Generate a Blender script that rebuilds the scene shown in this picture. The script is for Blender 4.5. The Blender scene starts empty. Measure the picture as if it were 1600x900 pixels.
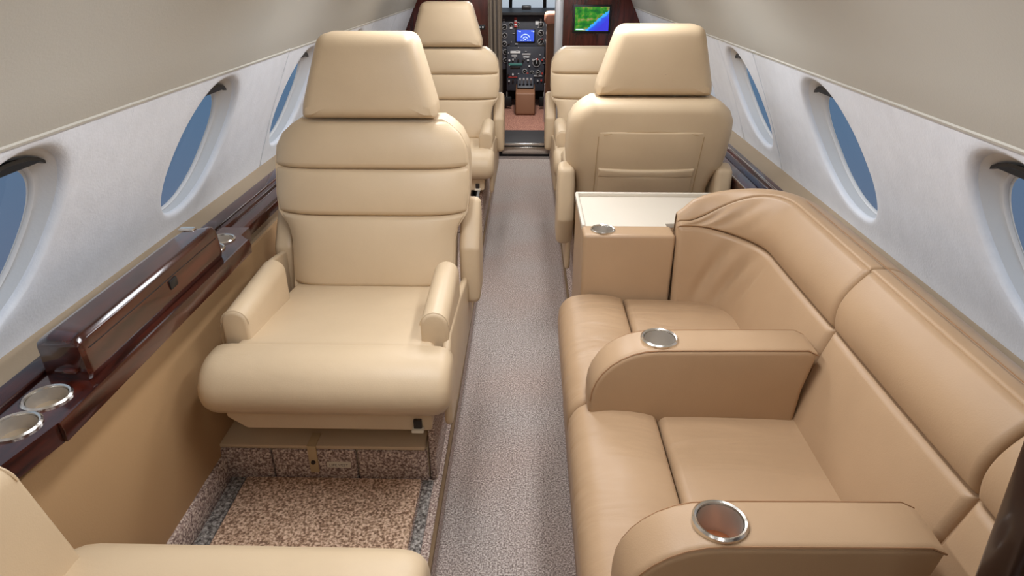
import bpy, bmesh, math, random
from mathutils import Vector, Matrix
random.seed(7)
S = bpy.context.scene
COL = S.collection
PI = math.pi
H = 1.25            # camera height above the aisle floor; platform is at z = PZ
PZ = 0.08
XC = -0.025         # cabin centre line

# ------------------------------------------------------------------ camera
cam_d = bpy.data.cameras.new('camera'); cam = bpy.data.objects.new('camera', cam_d); COL.objects.link(cam)
cam_d.sensor_width = 36.0; cam_d.lens = 1020.0 / 1600.0 * 36.0
cam_d.clip_start = 0.02; cam_d.clip_end = 200
cam.location = (0, 0, H)
cam.rotation_euler = (math.radians(90 - 26.11), 0, math.radians(1.26))
S.camera = cam

# ------------------------------------------------------------------ world: hazy blue air outside the windows
W = bpy.data.worlds.new('sky'); S.world = W; W.use_nodes = True
wn = W.node_tree.nodes; wl = W.node_tree.links
for n in list(wn): wn.remove(n)
wo = wn.new('ShaderNodeOutputWorld'); wb = wn.new('ShaderNodeBackground')
tc = wn.new('ShaderNodeTexCoord'); sx = wn.new('ShaderNodeSeparateXYZ'); rmp = wn.new('ShaderNodeValToRGB')
mr = wn.new('ShaderNodeMapRange'); mr.inputs[1].default_value = -0.6; mr.inputs[2].default_value = 0.6
wl.new(tc.outputs['Generated'], sx.inputs[0]); wl.new(sx.outputs[2], mr.inputs[0]); wl.new(mr.outputs[0], rmp.inputs[0])
wl.new(rmp.outputs[0], wb.inputs[0]); wl.new(wb.outputs[0], wo.inputs[0])
e = rmp.color_ramp.elements
e[0].position = 0.12; e[0].color = (0.135, 0.150, 0.215, 1)
e[1].position = 0.95; e[1].color = (0.34, 0.40, 0.48, 1)
m_ = e.new(0.38); m_.color = (0.085, 0.155, 0.255, 1)
m_ = e.new(0.41); m_.color = (0.12, 0.20, 0.31, 1)
m_ = e.new(0.47); m_.color = (0.50, 0.55, 0.60, 1)
wb.inputs[1].default_value = 1.0

S.view_settings.view_transform = 'Standard'
try: S.view_settings.look = 'None'
except Exception: pass
S.view_settings.gamma = 1.0
S.view_settings.use_curve_mapping = False
S.view_settings.exposure = 0.12
LAMP_COL = (.90, .935, 1.0)
LAMP = 5.0          # watts of each added ceiling lamp (built further down, in the lamp builder)

# ------------------------------------------------------------------ colour and materials
def lin(c): return c / 12.92 if c <= 0.04045 else ((c + 0.055) / 1.055) ** 2.4
def rgb(r, g, b): return (lin(r / 255), lin(g / 255), lin(b / 255), 1)

def mat(name, col, rough=0.5, metal=0.0, spec=0.5, bump=None, var=None, coat=0.0, sheen=0.0):
    """bump=(scale,strength,detail); var=(scale,amount): soft colour mottling"""
    m = bpy.data.materials.new(name); m.use_nodes = True
    n = m.node_tree.nodes; l = m.node_tree.links
    p = n['Principled BSDF']
    p.inputs['Base Color'].default_value = col
    p.inputs['Roughness'].default_value = rough
    p.inputs['Metallic'].default_value = metal
    p.inputs['Specular IOR Level'].default_value = spec
    p.inputs['Coat Weight'].default_value = coat
    p.inputs['Sheen Weight'].default_value = sheen
    t = n.new('ShaderNodeTexCoord')
    if var:
        no = n.new('ShaderNodeTexNoise'); no.inputs['Scale'].default_value = var[0]; no.inputs['Detail'].default_value = 4
        l.new(t.outputs['Object'], no.inputs['Vector'])
        cr = n.new('ShaderNodeValToRGB')
        a = var[1]
        cr.color_ramp.elements[0].position = 0.3; cr.color_ramp.elements[1].position = 0.7
        cr.color_ramp.elements[0].color = (col[0] * (1 - a), col[1] * (1 - a), col[2] * (1 - a), 1)
        cr.color_ramp.elements[1].color = (min(1, col[0] * (1 + a)), min(1, col[1] * (1 + a)), min(1, col[2] * (1 + a)), 1)
        l.new(no.outputs['Fac'], cr.inputs[0]); l.new(cr.outputs[0], p.inputs['Base Color'])
    if bump:
        nb = n.new('ShaderNodeTexNoise'); nb.inputs['Scale'].default_value = bump[0]; nb.inputs['Detail'].default_value = bump[2]
        l.new(t.outputs['Object'], nb.inputs['Vector'])
        b = n.new('ShaderNodeBump'); b.inputs['Strength'].default_value = bump[1]; b.inputs['Distance'].default_value = 0.002
        l.new(nb.outputs['Fac'], b.inputs['Height']); l.new(b.outputs[0], p.inputs['Normal'])
    return m

def leather(name, col, wrinkle=0.0, wscale=9.0, stretch=(1, 1, 1), rough=0.42):
    m = bpy.data.materials.new(name); m.use_nodes = True
    n = m.node_tree.nodes; l = m.node_tree.links; p = n['Principled BSDF']
    p.inputs['Roughness'].default_value = rough; p.inputs['Specular IOR Level'].default_value = 0.35
    t = n.new('ShaderNodeTexCoord')
    no = n.new('ShaderNodeTexNoise'); no.inputs['Scale'].default_value = 6; no.inputs['Detail'].default_value = 5
    l.new(t.outputs['Object'], no.inputs['Vector'])
    cr = n.new('ShaderNodeValToRGB'); cr.color_ramp.elements[0].position = .3; cr.color_ramp.elements[1].position = .7
    cr.color_ramp.elements[0].color = (col[0] * .95, col[1] * .94, col[2] * .93, 1); cr.color_ramp.elements[1].color = (col[0] * 1.04, col[1] * 1.04, col[2] * 1.04, 1)
    l.new(no.outputs['Fac'], cr.inputs[0]); l.new(cr.outputs[0], p.inputs['Base Color'])
    v = n.new('ShaderNodeTexVoronoi'); v.inputs['Scale'].default_value = 420
    l.new(t.outputs['Object'], v.inputs['Vector'])
    b = n.new('ShaderNodeBump'); b.inputs['Strength'].default_value = 0.10; b.inputs['Distance'].default_value = 0.001
    l.new(v.outputs['Distance'], b.inputs['Height'])
    last = b
    if wrinkle > 0:
        mp = n.new('ShaderNodeMapping'); mp.inputs['Scale'].default_value = stretch
        l.new(t.outputs['Object'], mp.inputs[0])
        w = n.new('ShaderNodeTexNoise'); w.inputs['Scale'].default_value = wscale; w.inputs['Detail'].default_value = 2.5; w.inputs['Distortion'].default_value = .6
        l.new(mp.outputs[0], w.inputs['Vector'])
        b2 = n.new('ShaderNodeBump'); b2.inputs['Strength'].default_value = wrinkle; b2.inputs['Distance'].default_value = 0.012
        l.new(w.outputs['Fac'], b2.inputs['Height']); l.new(b.outputs[0], b2.inputs['Normal']); last = b2
    l.new(last.outputs[0], p.inputs['Normal'])
    return m

def carpet(name, c1, c2, c3, scale=260.0, patch=None):
    m = bpy.data.materials.new(name); m.use_nodes = True
    n = m.node_tree.nodes; l = m.node_tree.links; p = n['Principled BSDF']
    p.inputs['Roughness'].default_value = 0.95; p.inputs['Specular IOR Level'].default_value = 0.1; p.inputs['Sheen Weight'].default_value = 0.1
    t = n.new('ShaderNodeTexCoord')
    no = n.new('ShaderNodeTexNoise'); no.inputs['Scale'].default_value = scale; no.inputs['Detail'].default_value = 2
    l.new(t.outputs['Object'], no.inputs['Vector'])
    cr = n.new('ShaderNodeValToRGB'); el = cr.color_ramp.elements
    el[0].position = .36; el[0].color = c1; el[1].position = .66; el[1].color = c3
    q = el.new(.5); q.color = c2
    l.new(no.outputs['Fac'], cr.inputs[0])
    out = cr.outputs[0]
    if patch:
        n2 = n.new('ShaderNodeTexNoise'); n2.inputs['Scale'].default_value = 2.6; n2.inputs['Detail'].default_value = 1
        l.new(t.outputs['Object'], n2.inputs['Vector'])
        mx = n.new('ShaderNodeMix'); mx.data_type = 'RGBA'; mx.blend_type = 'MULTIPLY'
        r2 = n.new('ShaderNodeValToRGB'); r2.color_ramp.elements[0].position = .38; r2.color_ramp.elements[1].position = .62
        r2.color_ramp.elements[0].color = (1, 1, 1, 1); r2.color_ramp.elements[1].color = patch
        l.new(n2.outputs['Fac'], r2.inputs[0]); mx.inputs[0].default_value = 1
        l.new(out, mx.inputs[6]); l.new(r2.outputs[0], mx.inputs[7]); out = mx.outputs[2]
    l.new(out, p.inputs['Base Color'])
    b = n.new('ShaderNodeBump'); b.inputs['Strength'].default_value = 0.7; b.inputs['Distance'].default_value = 0.004
    l.new(no.outputs['Fac'], b.inputs['Height']); l.new(b.outputs[0], p.inputs['Normal'])
    return m

def wood(name, dark, light, stretch=(14, 1.2, 14), rough=0.16):
    m = bpy.data.materials.new(name); m.use_nodes = True
    n = m.node_tree.nodes; l = m.node_tree.links; p = n['Principled BSDF']
    p.inputs['Roughness'].default_value = rough; p.inputs['Coat Weight'].default_value = 0.5; p.inputs['Coat Roughness'].default_value = 0.08
    t = n.new('ShaderNodeTexCoord'); mp = n.new('ShaderNodeMapping'); mp.inputs['Scale'].default_value = stretch
    l.new(t.outputs['Object'], mp.inputs[0])
    no = n.new('ShaderNodeTexNoise'); no.inputs['Scale'].default_value = 3.5; no.inputs['Detail'].default_value = 6; no.inputs['Distortion'].default_value = .8
    l.new(mp.outputs[0], no.inputs['Vector'])
    cr = n.new('ShaderNodeValToRGB'); cr.color_ramp.elements[0].position = .32; cr.color_ramp.elements[1].position = .68
    cr.color_ramp.elements[0].color = dark; cr.color_ramp.elements[1].color = light
    l.new(no.outputs['Fac'], cr.inputs[0]); l.new(cr.outputs[0], p.inputs['Base Color'])
    return m

def emit(name, col, strength):
    m = bpy.data.materials.new(name); m.use_nodes = True
    p = m.node_tree.nodes['Principled BSDF']
    p.inputs['Base Color'].default_value = (0.02, 0.02, 0.02, 1)
    p.inputs['Emission Color'].default_value = col; p.inputs['Emission Strength'].default_value = strength
    return m

def glassy(name, tint, gloss=0.06):
    m = bpy.data.materials.new(name); m.use_nodes = True
    n = m.node_tree.nodes; l = m.node_tree.links
    for x in list(n): n.remove(x)
    o = n.new('ShaderNodeOutputMaterial'); mx = n.new('ShaderNodeMixShader'); t = n.new('ShaderNodeBsdfTransparent'); g = n.new('ShaderNodeBsdfGlossy')
    t.inputs[0].default_value = tint; g.inputs['Roughness'].default_value = .05; mx.inputs[0].default_value = gloss
    l.new(t.outputs[0], mx.inputs[1]); l.new(g.outputs[0], mx.inputs[2]); l.new(mx.outputs[0], o.inputs[0])
    return m

M = {}
M['seat'] = leather('seat_leather', rgb(204, 181, 149), 0.05, 7)
M['seat_wr'] = leather('seat_leather_soft', rgb(204, 181, 149), 0.13, 7, (1, 2.2, 1))
M['sofa'] = leather('divan_leather', rgb(174, 144, 112), 0.06, 7)
M['sofa_wr'] = leather('divan_leather_creased', rgb(174, 144, 112), 0.55, 5, (1.0, 3.4, 1))
M['panel'] = mat('tan_panel_vinyl', rgb(178, 143, 102), 0.55, bump=(300, .1, 2), var=(3, .03))
M['sill'] = mat('sill_vinyl', rgb(156, 138, 114), 0.6, bump=(300, .1, 2))
M['suede'] = mat('sidewall_suede', rgb(218, 221, 227), 0.9, spec=0.2, bump=(170, .35, 4), var=(24, .035), sheen=.2)
M['reveal'] = mat('window_reveal', rgb(214, 213, 212), 0.6, spec=.3, bump=(150, .12, 2))
M['ceil'] = mat('headliner', rgb(186, 182, 172), 0.85, spec=0.2, bump=(240, .12, 2), var=(1.6, .02))
M['wood'] = wood('mahogany_ledge', rgb(32, 11, 9), rgb(78, 31, 21))
M['wood_v'] = wood('mahogany_bulkhead', rgb(46, 16, 13), rgb(92, 36, 28), (9, 9, 1.0), .22)
M['wood_dk'] = wood('mahogany_divider', rgb(26, 11, 8), rgb(40, 18, 12), (3, 3, .5), .3)
M['chrome'] = mat('polished_rim', rgb(226, 222, 214), 0.22, 1.0)
M['alu'] = mat('brushed_cup', rgb(204, 196, 186), 0.42, 0.7, bump=(80, .1, 2))
M['copper'] = mat('cup_bottom_copper', rgb(190, 120, 78), 0.45, 0.6, var=(60, .3))
M['carpet'] = carpet('aisle_carpet', rgb(120, 108, 102), rgb(166, 154, 147), rgb(212, 202, 193), 240, (1.0, .93, .90, 1))
M['mat'] = carpet('mat_carpet', rgb(132, 102, 82), rgb(196, 162, 134), rgb(242, 214, 188), 170)
M['basecarpet'] = carpet('base_carpet', rgb(118, 98, 90), rgb(176, 152, 141), rgb(226, 210, 194), 200)
M['braid'] = carpet('braided_edge', rgb(80, 74, 70), rgb(136, 130, 124), rgb(190, 184, 176), 150)
M['tray'] = mat('ivory_laminate', rgb(204, 194, 178), 0.45)
M['black'] = mat('black_plastic', rgb(22, 21, 22), 0.45)
M['rubber'] = mat('black_tread', rgb(40, 38, 40), 0.7, bump=(120, .3, 2))
M['dkmetal'] = mat('dark_metal', rgb(70, 66, 64), 0.4, .8)
M['stitch'] = mat('stitch_thread', rgb(150, 112, 78), 0.8)
M['stitch_s'] = mat('seat_seam_thread', rgb(176, 148, 110), 0.8)
M['stitch_l'] = mat('pale_thread', rgb(214, 192, 158), 0.8)
M['seam_d'] = mat('seam_shade', rgb(120, 96, 68), 0.8)
M['strap'] = mat('strap_webbing', rgb(196, 170, 130), 0.8, bump=(400, .3, 2))
M['placard'] = mat('placard_white', rgb(226, 216, 196), 0.5)
M['ink'] = mat('placard_ink', rgb(70, 50, 44), 0.6)
M['curtain'] = mat('curtain_cloth', rgb(140, 126, 110), 0.85, bump=(200, .2, 2))
M['jamb'] = mat('door_jamb', rgb(196, 196, 198), 0.35, .5)
M['panelblk'] = mat('instrument_black', rgb(52, 54, 62), 0.55, bump=(90, .2, 2))
M['gaugeface'] = mat('gauge_face', rgb(16, 16, 18), 0.3)
M['knob'] = mat('knob_grey', rgb(168, 166, 166), 0.5)
M['red'] = mat('red_mark', rgb(176, 60, 54), 0.5)
M['white'] = mat('white_mark', rgb(222, 222, 222), 0.5)
M['brownbox'] = mat('brown_vinyl', rgb(132, 92, 66), 0.6, bump=(200, .1, 2))
M['pinkish'] = mat('salmon_leather', rgb(214, 150, 122), 0.5)
M['cockfloor'] = carpet('cockpit_carpet', rgb(120, 80, 68), rgb(160, 112, 96), rgb(190, 142, 122), 120)
M['glass'] = glassy('window_acrylic', (.93, .95, .97, 1), .03)
M['screenblue'] = emit('blue_display', (0.03, 0.10, 0.75, 1), 1.0)
M['screenmark'] = emit('display_marks', (0.65, 0.8, 1.0, 1), 1.1)
M['green_led'] = emit('green_display', (0.05, 0.22, 0.18, 1), 0.5)
M['lamp'] = emit('added_lamp_lens', (1, .95, .87, 1), 4.0)

def map_screen():
    m = bpy.data.materials.new('moving_map_print'); m.use_nodes = True
    n = m.node_tree.nodes; l = m.node_tree.links; p = n['Principled BSDF']
    t = n.new('ShaderNodeTexCoord'); sp = n.new('ShaderNodeSeparateXYZ'); l.new(t.outputs['Generated'], sp.inputs[0])
    no = n.new('ShaderNodeTexNoise'); no.inputs['Scale'].default_value = 7; no.inputs['Detail'].default_value = 4; l.new(t.outputs['Generated'], no.inputs['Vector'])
    # sea where  u - 0.55 v > 0.28 (+ wobble)
    def math_(op, a, b):
        k = n.new('ShaderNodeMath'); k.operation = op
        for i, v in enumerate((a, b)):
            if isinstance(v, (int, float)): k.inputs[i].default_value = v
            else: l.new(v, k.inputs[i])
        return k.outputs[0]
    f = math_('SUBTRACT', sp.outputs[0], math_('MULTIPLY', sp.outputs[2], 0.78))
    f = math_('ADD', f, math_('MULTIPLY', math_('SUBTRACT', no.outputs['Fac'], .5), .22))
    cr = n.new('ShaderNodeValToRGB'); cr.color_ramp.interpolation = 'LINEAR'
    el = cr.color_ramp.elements
    el[0].position = .295; el[0].color = (0, 0, 0, 1); el[1].position = .30; el[1].color = rgb(60, 180, 255)
    q = el.new(.37); q.color = rgb(60, 170, 255)
    q = el.new(.42); q.color = rgb(40, 90, 240)
    q = el.new(.62); q.color = rgb(60, 60, 225)
    l.new(f, cr.inputs[0])
    n2 = n.new('ShaderNodeTexNoise'); n2.inputs['Scale'].default_value = 5.5; n2.inputs['Detail'].default_value = 6; l.new(t.outputs['Generated'], n2.inputs['Vector'])
    lr = n.new('ShaderNodeValToRGB'); le = lr.color_ramp.elements
    le[0].position = .3; le[0].color = rgb(0, 84, 40); le[1].position = .74; le[1].color = rgb(120, 200, 170)
    q = le.new(.45); q.color = rgb(10, 120, 30)
    q = le.new(.55); q.color = rgb(70, 150, 40)
    q = le.new(.62); q.color = rgb(150, 130, 60)
    l.new(n2.outputs['Fac'], lr.inputs[0])
    mk = math_('GREATER_THAN', f, .297)
    mx = n.new('ShaderNodeMix'); mx.data_type = 'RGBA'; l.new(mk, mx.inputs[0]); l.new(lr.outputs[0], mx.inputs[6]); l.new(cr.outputs[0], mx.inputs[7])
    p.inputs['Base Color'].default_value = (.01, .01, .01, 1); p.inputs['Roughness'].default_value = .2
    l.new(mx.outputs[2], p.inputs['Emission Color']); p.inputs['Emission Strength'].default_value = 0.9
    return m
M['map'] = map_screen()

# ------------------------------------------------------------------ object helpers
def link(name, me, m, parent=None, smooth=True):
    o = bpy.data.objects.new(name, me); COL.objects.link(o)
    if m is not None: me.materials.append(m)
    if parent is not None: o.parent = parent
    if smooth: me.polygons.foreach_set('use_smooth', [True] * len(me.polygons))
    return o

def pyd(name, v, f, m, parent=None, smooth=True, sharp=None):
    me = bpy.data.meshes.new(name); me.from_pydata([tuple(p) for p in v], [], f); me.update()
    bm = bmesh.new(); bm.from_mesh(me); bmesh.ops.recalc_face_normals(bm, faces=bm.faces); bm.to_mesh(me); bm.free()
    o = link(name, me, m, parent, smooth)
    if smooth and sharp: me.set_sharp_from_angle(angle=math.radians(sharp))
    return o

def bmo(name, bm, m, parent=None, smooth=True, sharp=40):
    bmesh.ops.recalc_face_normals(bm, faces=bm.faces)
    me = bpy.data.meshes.new(name); bm.to_mesh(me); bm.free()
    o = link(name, me, m, parent, smooth)
    if smooth and sharp: me.set_sharp_from_angle(angle=math.radians(sharp))
    return o

def box(name, x0, x1, y0, y1, z0, z1, m, parent=None, bev=0.004, seg=2):
    bm = bmesh.new()
    v = [bm.verts.new((x, y, z)) for x in (x0, x1) for y in (y0, y1) for z in (z0, z1)]
    for f in ((0, 1, 3, 2), (4, 6, 7, 5), (0, 4, 5, 1), (2, 3, 7, 6), (0, 2, 6, 4), (1, 5, 7, 3)): bm.faces.new([v[i] for i in f])
    bmesh.ops.recalc_face_normals(bm, faces=bm.faces)
    if bev: bmesh.ops.bevel(bm, geom=list(bm.edges), offset=bev, segments=seg, affect='EDGES', profile=.5)
    return bmo(name, bm, m, parent)

def prism(name, pts, axis, a0, a1, m, parent=None, bev=0.006, seg=3, mp=None):
    """outline pts in the plane normal to axis: 'x' -> (y,z), 'y' -> (x,z), 'z' -> (x,y); extruded a0..a1 with bevelled rims"""
    def P(p, a):
        q = {'x': (a, p[0], p[1]), 'y': (p[0], a, p[1]), 'z': (p[0], p[1], a)}[axis]
        return mp(q) if mp else q
    n = len(pts)
    rings = []
    cx = sum(p[0] for p in pts) / n; cy = sum(p[1] for p in pts) / n
    area = sum(pts[i][0] * pts[(i + 1) % n][1] - pts[(i + 1) % n][0] * pts[i][1] for i in range(n))
    sg = 1 if area > 0 else -1
    def inset(d):
        out = []
        for i in range(n):
            p0, p1, p2 = pts[i - 1], pts[i], pts[(i + 1) % n]
            e1 = Vector((p1[0] - p0[0], p1[1] - p0[1])); e2 = Vector((p2[0] - p1[0], p2[1] - p1[1]))
            if e1.length < 1e-9: e1 = e2
            if e2.length < 1e-9: e2 = e1
            n1 = Vector((-e1.y, e1.x)).normalized() * sg; n2 = Vector((-e2.y, e2.x)).normalized() * sg
            b = (n1 + n2)
            if b.length < 1e-6: b = n1
            b.normalize(); k = 1 / max(.4, b.dot(n1))
            out.append((p1[0] + b.x * d * k, p1[1] + b.y * d * k))
        return out
    s = 1 if a1 > a0 else -1
    for i in range(seg + 1):
        a = PI / 2 * i / seg
        rings.append([P(p, a0 + s * bev * (1 - math.sin(a))) for p in inset(bev * (1 - math.cos(PI / 2 - a)) if False else bev * (1 - math.sin(a)) * 0 + bev * (1 - math.sin(PI / 2 * i / seg)) )] if False else
                     [P(p, a0 + s * bev * (1 - math.cos(PI / 2 - (PI / 2 - a))) ) for p in inset(bev * (1 - math.sin(a)))])
    for i in range(seg + 1):
        a = PI / 2 * (seg - i) / seg
        rings.append([P(p, a1 - s * bev * (1 - math.cos(a))) for p in inset(bev * (1 - math.sin(a)))])
    return loft(name, rings, m, parent)

def loft(name, rings, m, parent=None, closed=True, caps=True, smooth=True, sharp=50):
    n = len(rings[0]); v = [p for r in rings for p in r]; f = []
    for i in range(len(rings) - 1):
        for j in range(n if closed else n - 1):
            k = (j + 1) % n
            f.append((i * n + j, i * n + k, (i + 1) * n + k, (i + 1) * n + j))
    if caps and closed:
        f.append(tuple(range(n))[::-1]); f.append(tuple(range((len(rings) - 1) * n, len(rings) * n)))
    return pyd(name, v, f, m, parent, smooth, sharp)

def rpoly(pts, rad, seg=5):
    """rounded polygon; rad one number or one per corner"""
    n = len(pts); out = []
    for i in range(n):
        r = rad if isinstance(rad, (int, float)) else rad[i]
        p0, p1, p2 = Vector(pts[i - 1]), Vector(pts[i]), Vector(pts[(i + 1) % n])
        if r <= 0: out.append(tuple(p1)); continue
        a = (p0 - p1); b = (p2 - p1)
        r_ = min(r, a.length * .48, b.length * .48)
        a.normalize(); b.normalize()
        ang = a.angle(b); tl = min(r / math.tan(ang / 2) if ang > .01 else r_, (p0 - p1).length * .48, (p2 - p1).length * .48)
        A = p1 + a * tl; B = p1 + b * tl
        for k in range(seg + 1):
            t = k / seg
            out.append(tuple(A * (1 - t) ** 2 + p1 * 2 * t * (1 - t) + B * t ** 2))
    return out

def densify(pts, d):
    out = []; n = len(pts)
    for i in range(n):
        a = Vector(pts[i]); b = Vector(pts[(i + 1) % n]); k = max(1, int((b - a).length / d))
        for j in range(k): out.append(tuple(a.lerp(b, j / k)))
    return out

def pillow(name, outline, depth, r, puff, mp, m, parent=None, both=False, seg=5, inner=6):
    """upholstered pad: outline (u,v), thickness depth along w, rounded front rim r, crowned front; mp maps (u,v,w) to space"""
    pts = densify(outline, .02); n = len(pts)
    area = sum(pts[i][0] * pts[(i + 1) % n][1] - pts[(i + 1) % n][0] * pts[i][1] for i in range(n)); sg = 1 if area > 0 else -1
    nor = []
    for i in range(n):
        t = Vector(pts[(i + 1) % n]) - Vector(pts[i - 1])
        nor.append(Vector((-t.y, t.x)).normalized() * sg)
    cx = sum(p[0] for p in pts) / n; cy = sum(p[1] for p in pts) / n
    hu = max(abs(p[0] - cx) for p in pts); vmin = min(p[1] for p in pts); vmax = max(p[1] for p in pts)
    def crown(u, v):
        a_ = 1 - ((u - cx) / hu) ** 2; b_ = (v - vmin) * (vmax - v) * 4 / (vmax - vmin) ** 2
        return puff * max(0, a_) ** .7 * max(0, b_) ** .7
    def half(sign, w_edge):
        rr = []
        for k in range(1, seg + 1):
            a = PI / 2 * k / seg
            row = []
            for i in range(n):
                u, v = pts[i][0] + nor[i].x * r * (1 - math.cos(a)), pts[i][1] + nor[i].y * r * (1 - math.cos(a))
                row.append(mp(u, v, w_edge + sign * (r + crown(u, v)) * math.sin(a)))
            rr.append(row)
        for k in range(1, inner):
            s = 1 - k / inner
            row = []
            for i in range(n):
                u, v = cx + (pts[i][0] + nor[i].x * r - cx) * s, cy + (pts[i][1] + nor[i].y * r - cy) * s
                row.append(mp(u, v, w_edge + sign * (r + crown(u, v))))
            rr.append(row)
        return rr
    rings = []
    if both:
        rings += half(-1, r + 0.0)[::-1]
        rings.append([mp(p[0], p[1], r) for p in pts])
    else:
        rings.append([mp(p[0], p[1], 0) for p in pts])
    rings.append([mp(p[0], p[1], depth - r) for p in pts])
    rings += half(1, depth - r)
    return loft(name, rings, m, parent, sharp=60)

def clus(n, L, r):
    """samples on 0..L, dense near both ends"""
    out = [0, r * .06, r * .2, r * .45, r * .8]
    out = [o for o in out if o < L * .3]
    k = max(3, n); a = r; b = L - r
    if b <= a: a = L * .35; b = L * .65
    mid = [a + (b - a) * i / k for i in range(k + 1)]
    return out + mid + [L - o for o in out[::-1]]

def patch(name, P, Ls, Lt, m, parent=None, r=0.012, puff=0.0, ns=14, nt=10, tuck=(1, 1, 1, 1), extra=None):
    """upholstery panel: P(s,t) with s,t in 0..1; edges (s0,s1,t0,t1) roll inwards by r; crowned by puff along the normal"""
    ss = clus(ns, Ls, r); tt = clus(nt, Lt, r)
    rows = []
    for s_ in ss:
        row = []
        for t_ in tt:
            s = s_ / Ls; t = t_ / Lt
            p = Vector(P(s, t)); e_ = 1e-3
            s2 = s + e_ if s < .5 else s - e_; t2 = t + e_ if t < .5 else t - e_
            du = (Vector(P(s2, t)) - p) * (1 if s2 > s else -1); dv = (Vector(P(s, t2)) - p) * (1 if t2 > t else -1)
            nn = du.cross(dv)
            nn = nn.normalized() if nn.length > 1e-12 else Vector((0, 0, 1))
            d = 9
            if tuck[0]: d = min(d, s_)
            if tuck[1]: d = min(d, Ls - s_)
            if tuck[2]: d = min(d, t_)
            if tuck[3]: d = min(d, Lt - t_)
            off = puff * min(1, (4 * s * (1 - s)) ** .5) * min(1, (4 * t * (1 - t)) ** .6)
            if d < r: off -= r - math.sqrt(max(0, r * r - (r - d) ** 2))
            if extra: off += extra(s, t)
            row.append(p + nn * off)
        rows.append(row)
    n = len(tt); v = [p for r_ in rows for p in r_]; f = []
    for i in range(len(rows) - 1):
        for j in range(n - 1): f.append((i * n + j, i * n + j + 1, (i + 1) * n + j + 1, (i + 1) * n + j))
    me = bpy.data.meshes.new(name); me.from_pydata([tuple(p) for p in v], [], f); me.update()
    return link(name, me, m, parent, True)

def tube(name, pts, r, m, parent=None, sides=6, closed=False):
    pts = [Vector(p) for p in pts]; rings = []; n = len(pts)
    up = Vector((0, 0, 1))
    for i, p in enumerate(pts):
        if closed: t = pts[(i + 1) % n] - pts[i - 1]
        else: t = (pts[min(i + 1, n - 1)] - pts[max(i - 1, 0)])
        t.normalize(); a = t.cross(up)
        if a.length < .05: a = t.cross(Vector((1, 0, 0)))
        a.normalize(); b = t.cross(a)
        rings.append([p + (a * math.cos(2 * PI * k / sides) + b * math.sin(2 * PI * k / sides)) * r for k in range(sides)])
    if closed: rings.append(rings[0])
    return loft(name, rings, m, parent, caps=not closed)

def lathe(name, prof, c, m, parent=None, sides=32, axis='z'):
    rings = []
    for (r, z) in prof:
        rr = []
        for k in range(sides):
            a = 2 * PI * k / sides
            x, y = max(r, 1e-4) * math.cos(a), max(r, 1e-4) * math.sin(a)
            rr.append((c[0] + x, c[1] + y, c[2] + z) if axis == 'z' else (c[0] + x, c[1] + z, c[2] + y))
        rings.append(rr)
    return loft(name, rings, m, parent, caps=False, sharp=35)

def empty(name, loc, rz=0.0):
    o = bpy.data.objects.new(name, None); COL.objects.link(o); o.location = loc; o.rotation_euler = (0, 0, rz); o.empty_display_size = .1
    return o

def wmat(o):
    m = o.matrix_parent_inverse @ Matrix.LocRotScale(o.location, o.rotation_euler, o.scale)
    return wmat(o.parent) @ m if o.parent else Matrix.LocRotScale(o.location, o.rotation_euler, o.scale)
def under(o, p):
    o.parent = p; o.matrix_parent_inverse = wmat(p).inverted(); return o
def cut(o, c, r, depth):
    """bore a round hole down into mesh object o (built in world coordinates)"""
    bm = bmesh.new(); bmesh.ops.create_cone(bm, cap_ends=True, segments=32, radius1=r, radius2=r, depth=depth * 2)
    bmesh.ops.translate(bm, verts=bm.verts, vec=c)
    me = bpy.data.meshes.new('cutter'); bm.to_mesh(me); bm.free()
    k = bpy.data.objects.new('cutter', me); COL.objects.link(k)
    t = bpy.data.objects.new('blank', o.data); COL.objects.link(t)
    md = t.modifiers.new('bore', 'BOOLEAN'); md.operation = 'DIFFERENCE'; md.object = k; md.solver = 'EXACT'
    dg = bpy.context.evaluated_depsgraph_get(); new = bpy.data.meshes.new_from_object(t.evaluated_get(dg))
    new.set_sharp_from_angle(angle=math.radians(50))
    o.data = new
    bpy.data.objects.remove(t); bpy.data.objects.remove(k)

def tag(o, label, cat=None, group=None):
    o['label'] = label
    if cat: o['category'] = cat
    if group: o['group'] = group
    return o

def struct(o, label=None):
    o['kind'] = 'structure'
    if label: o['label'] = label
    return o

def sm(a, b, t):
    t = max(0, min(1, (t - a) / (b - a))); return t * t * (3 - 2 * t)
def lerp(a, b, t): return a + (b - a) * t
def interp(tab, x):
    if x <= tab[0][0]: return tab[0][1]
    for (a, u), (b, v) in zip(tab, tab[1:]):
        if x <= b: return u + (v - u) * (x - a) / (b - a)
    return tab[-1][1]

def cup_holder(name, c, r, depth, parent, bottom='alu'):
    """recessed metal cup: rim ring, inner wall, bottom"""
    o = lathe(name, [(r * .80, -.002), (r * .84, .0035), (r * .92, .005), (r, .0025), (r, -.004)], c, M['chrome'], parent)
    lathe('cup_wall', [(r * .80, .001), (r * .78, -.006), (r * .77, -depth)], c, M['alu'], o)
    lathe('cup_bottom', [(0, -depth + .001), (r * .77, -depth + .0005)], c, M[bottom], o)
    return o

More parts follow.
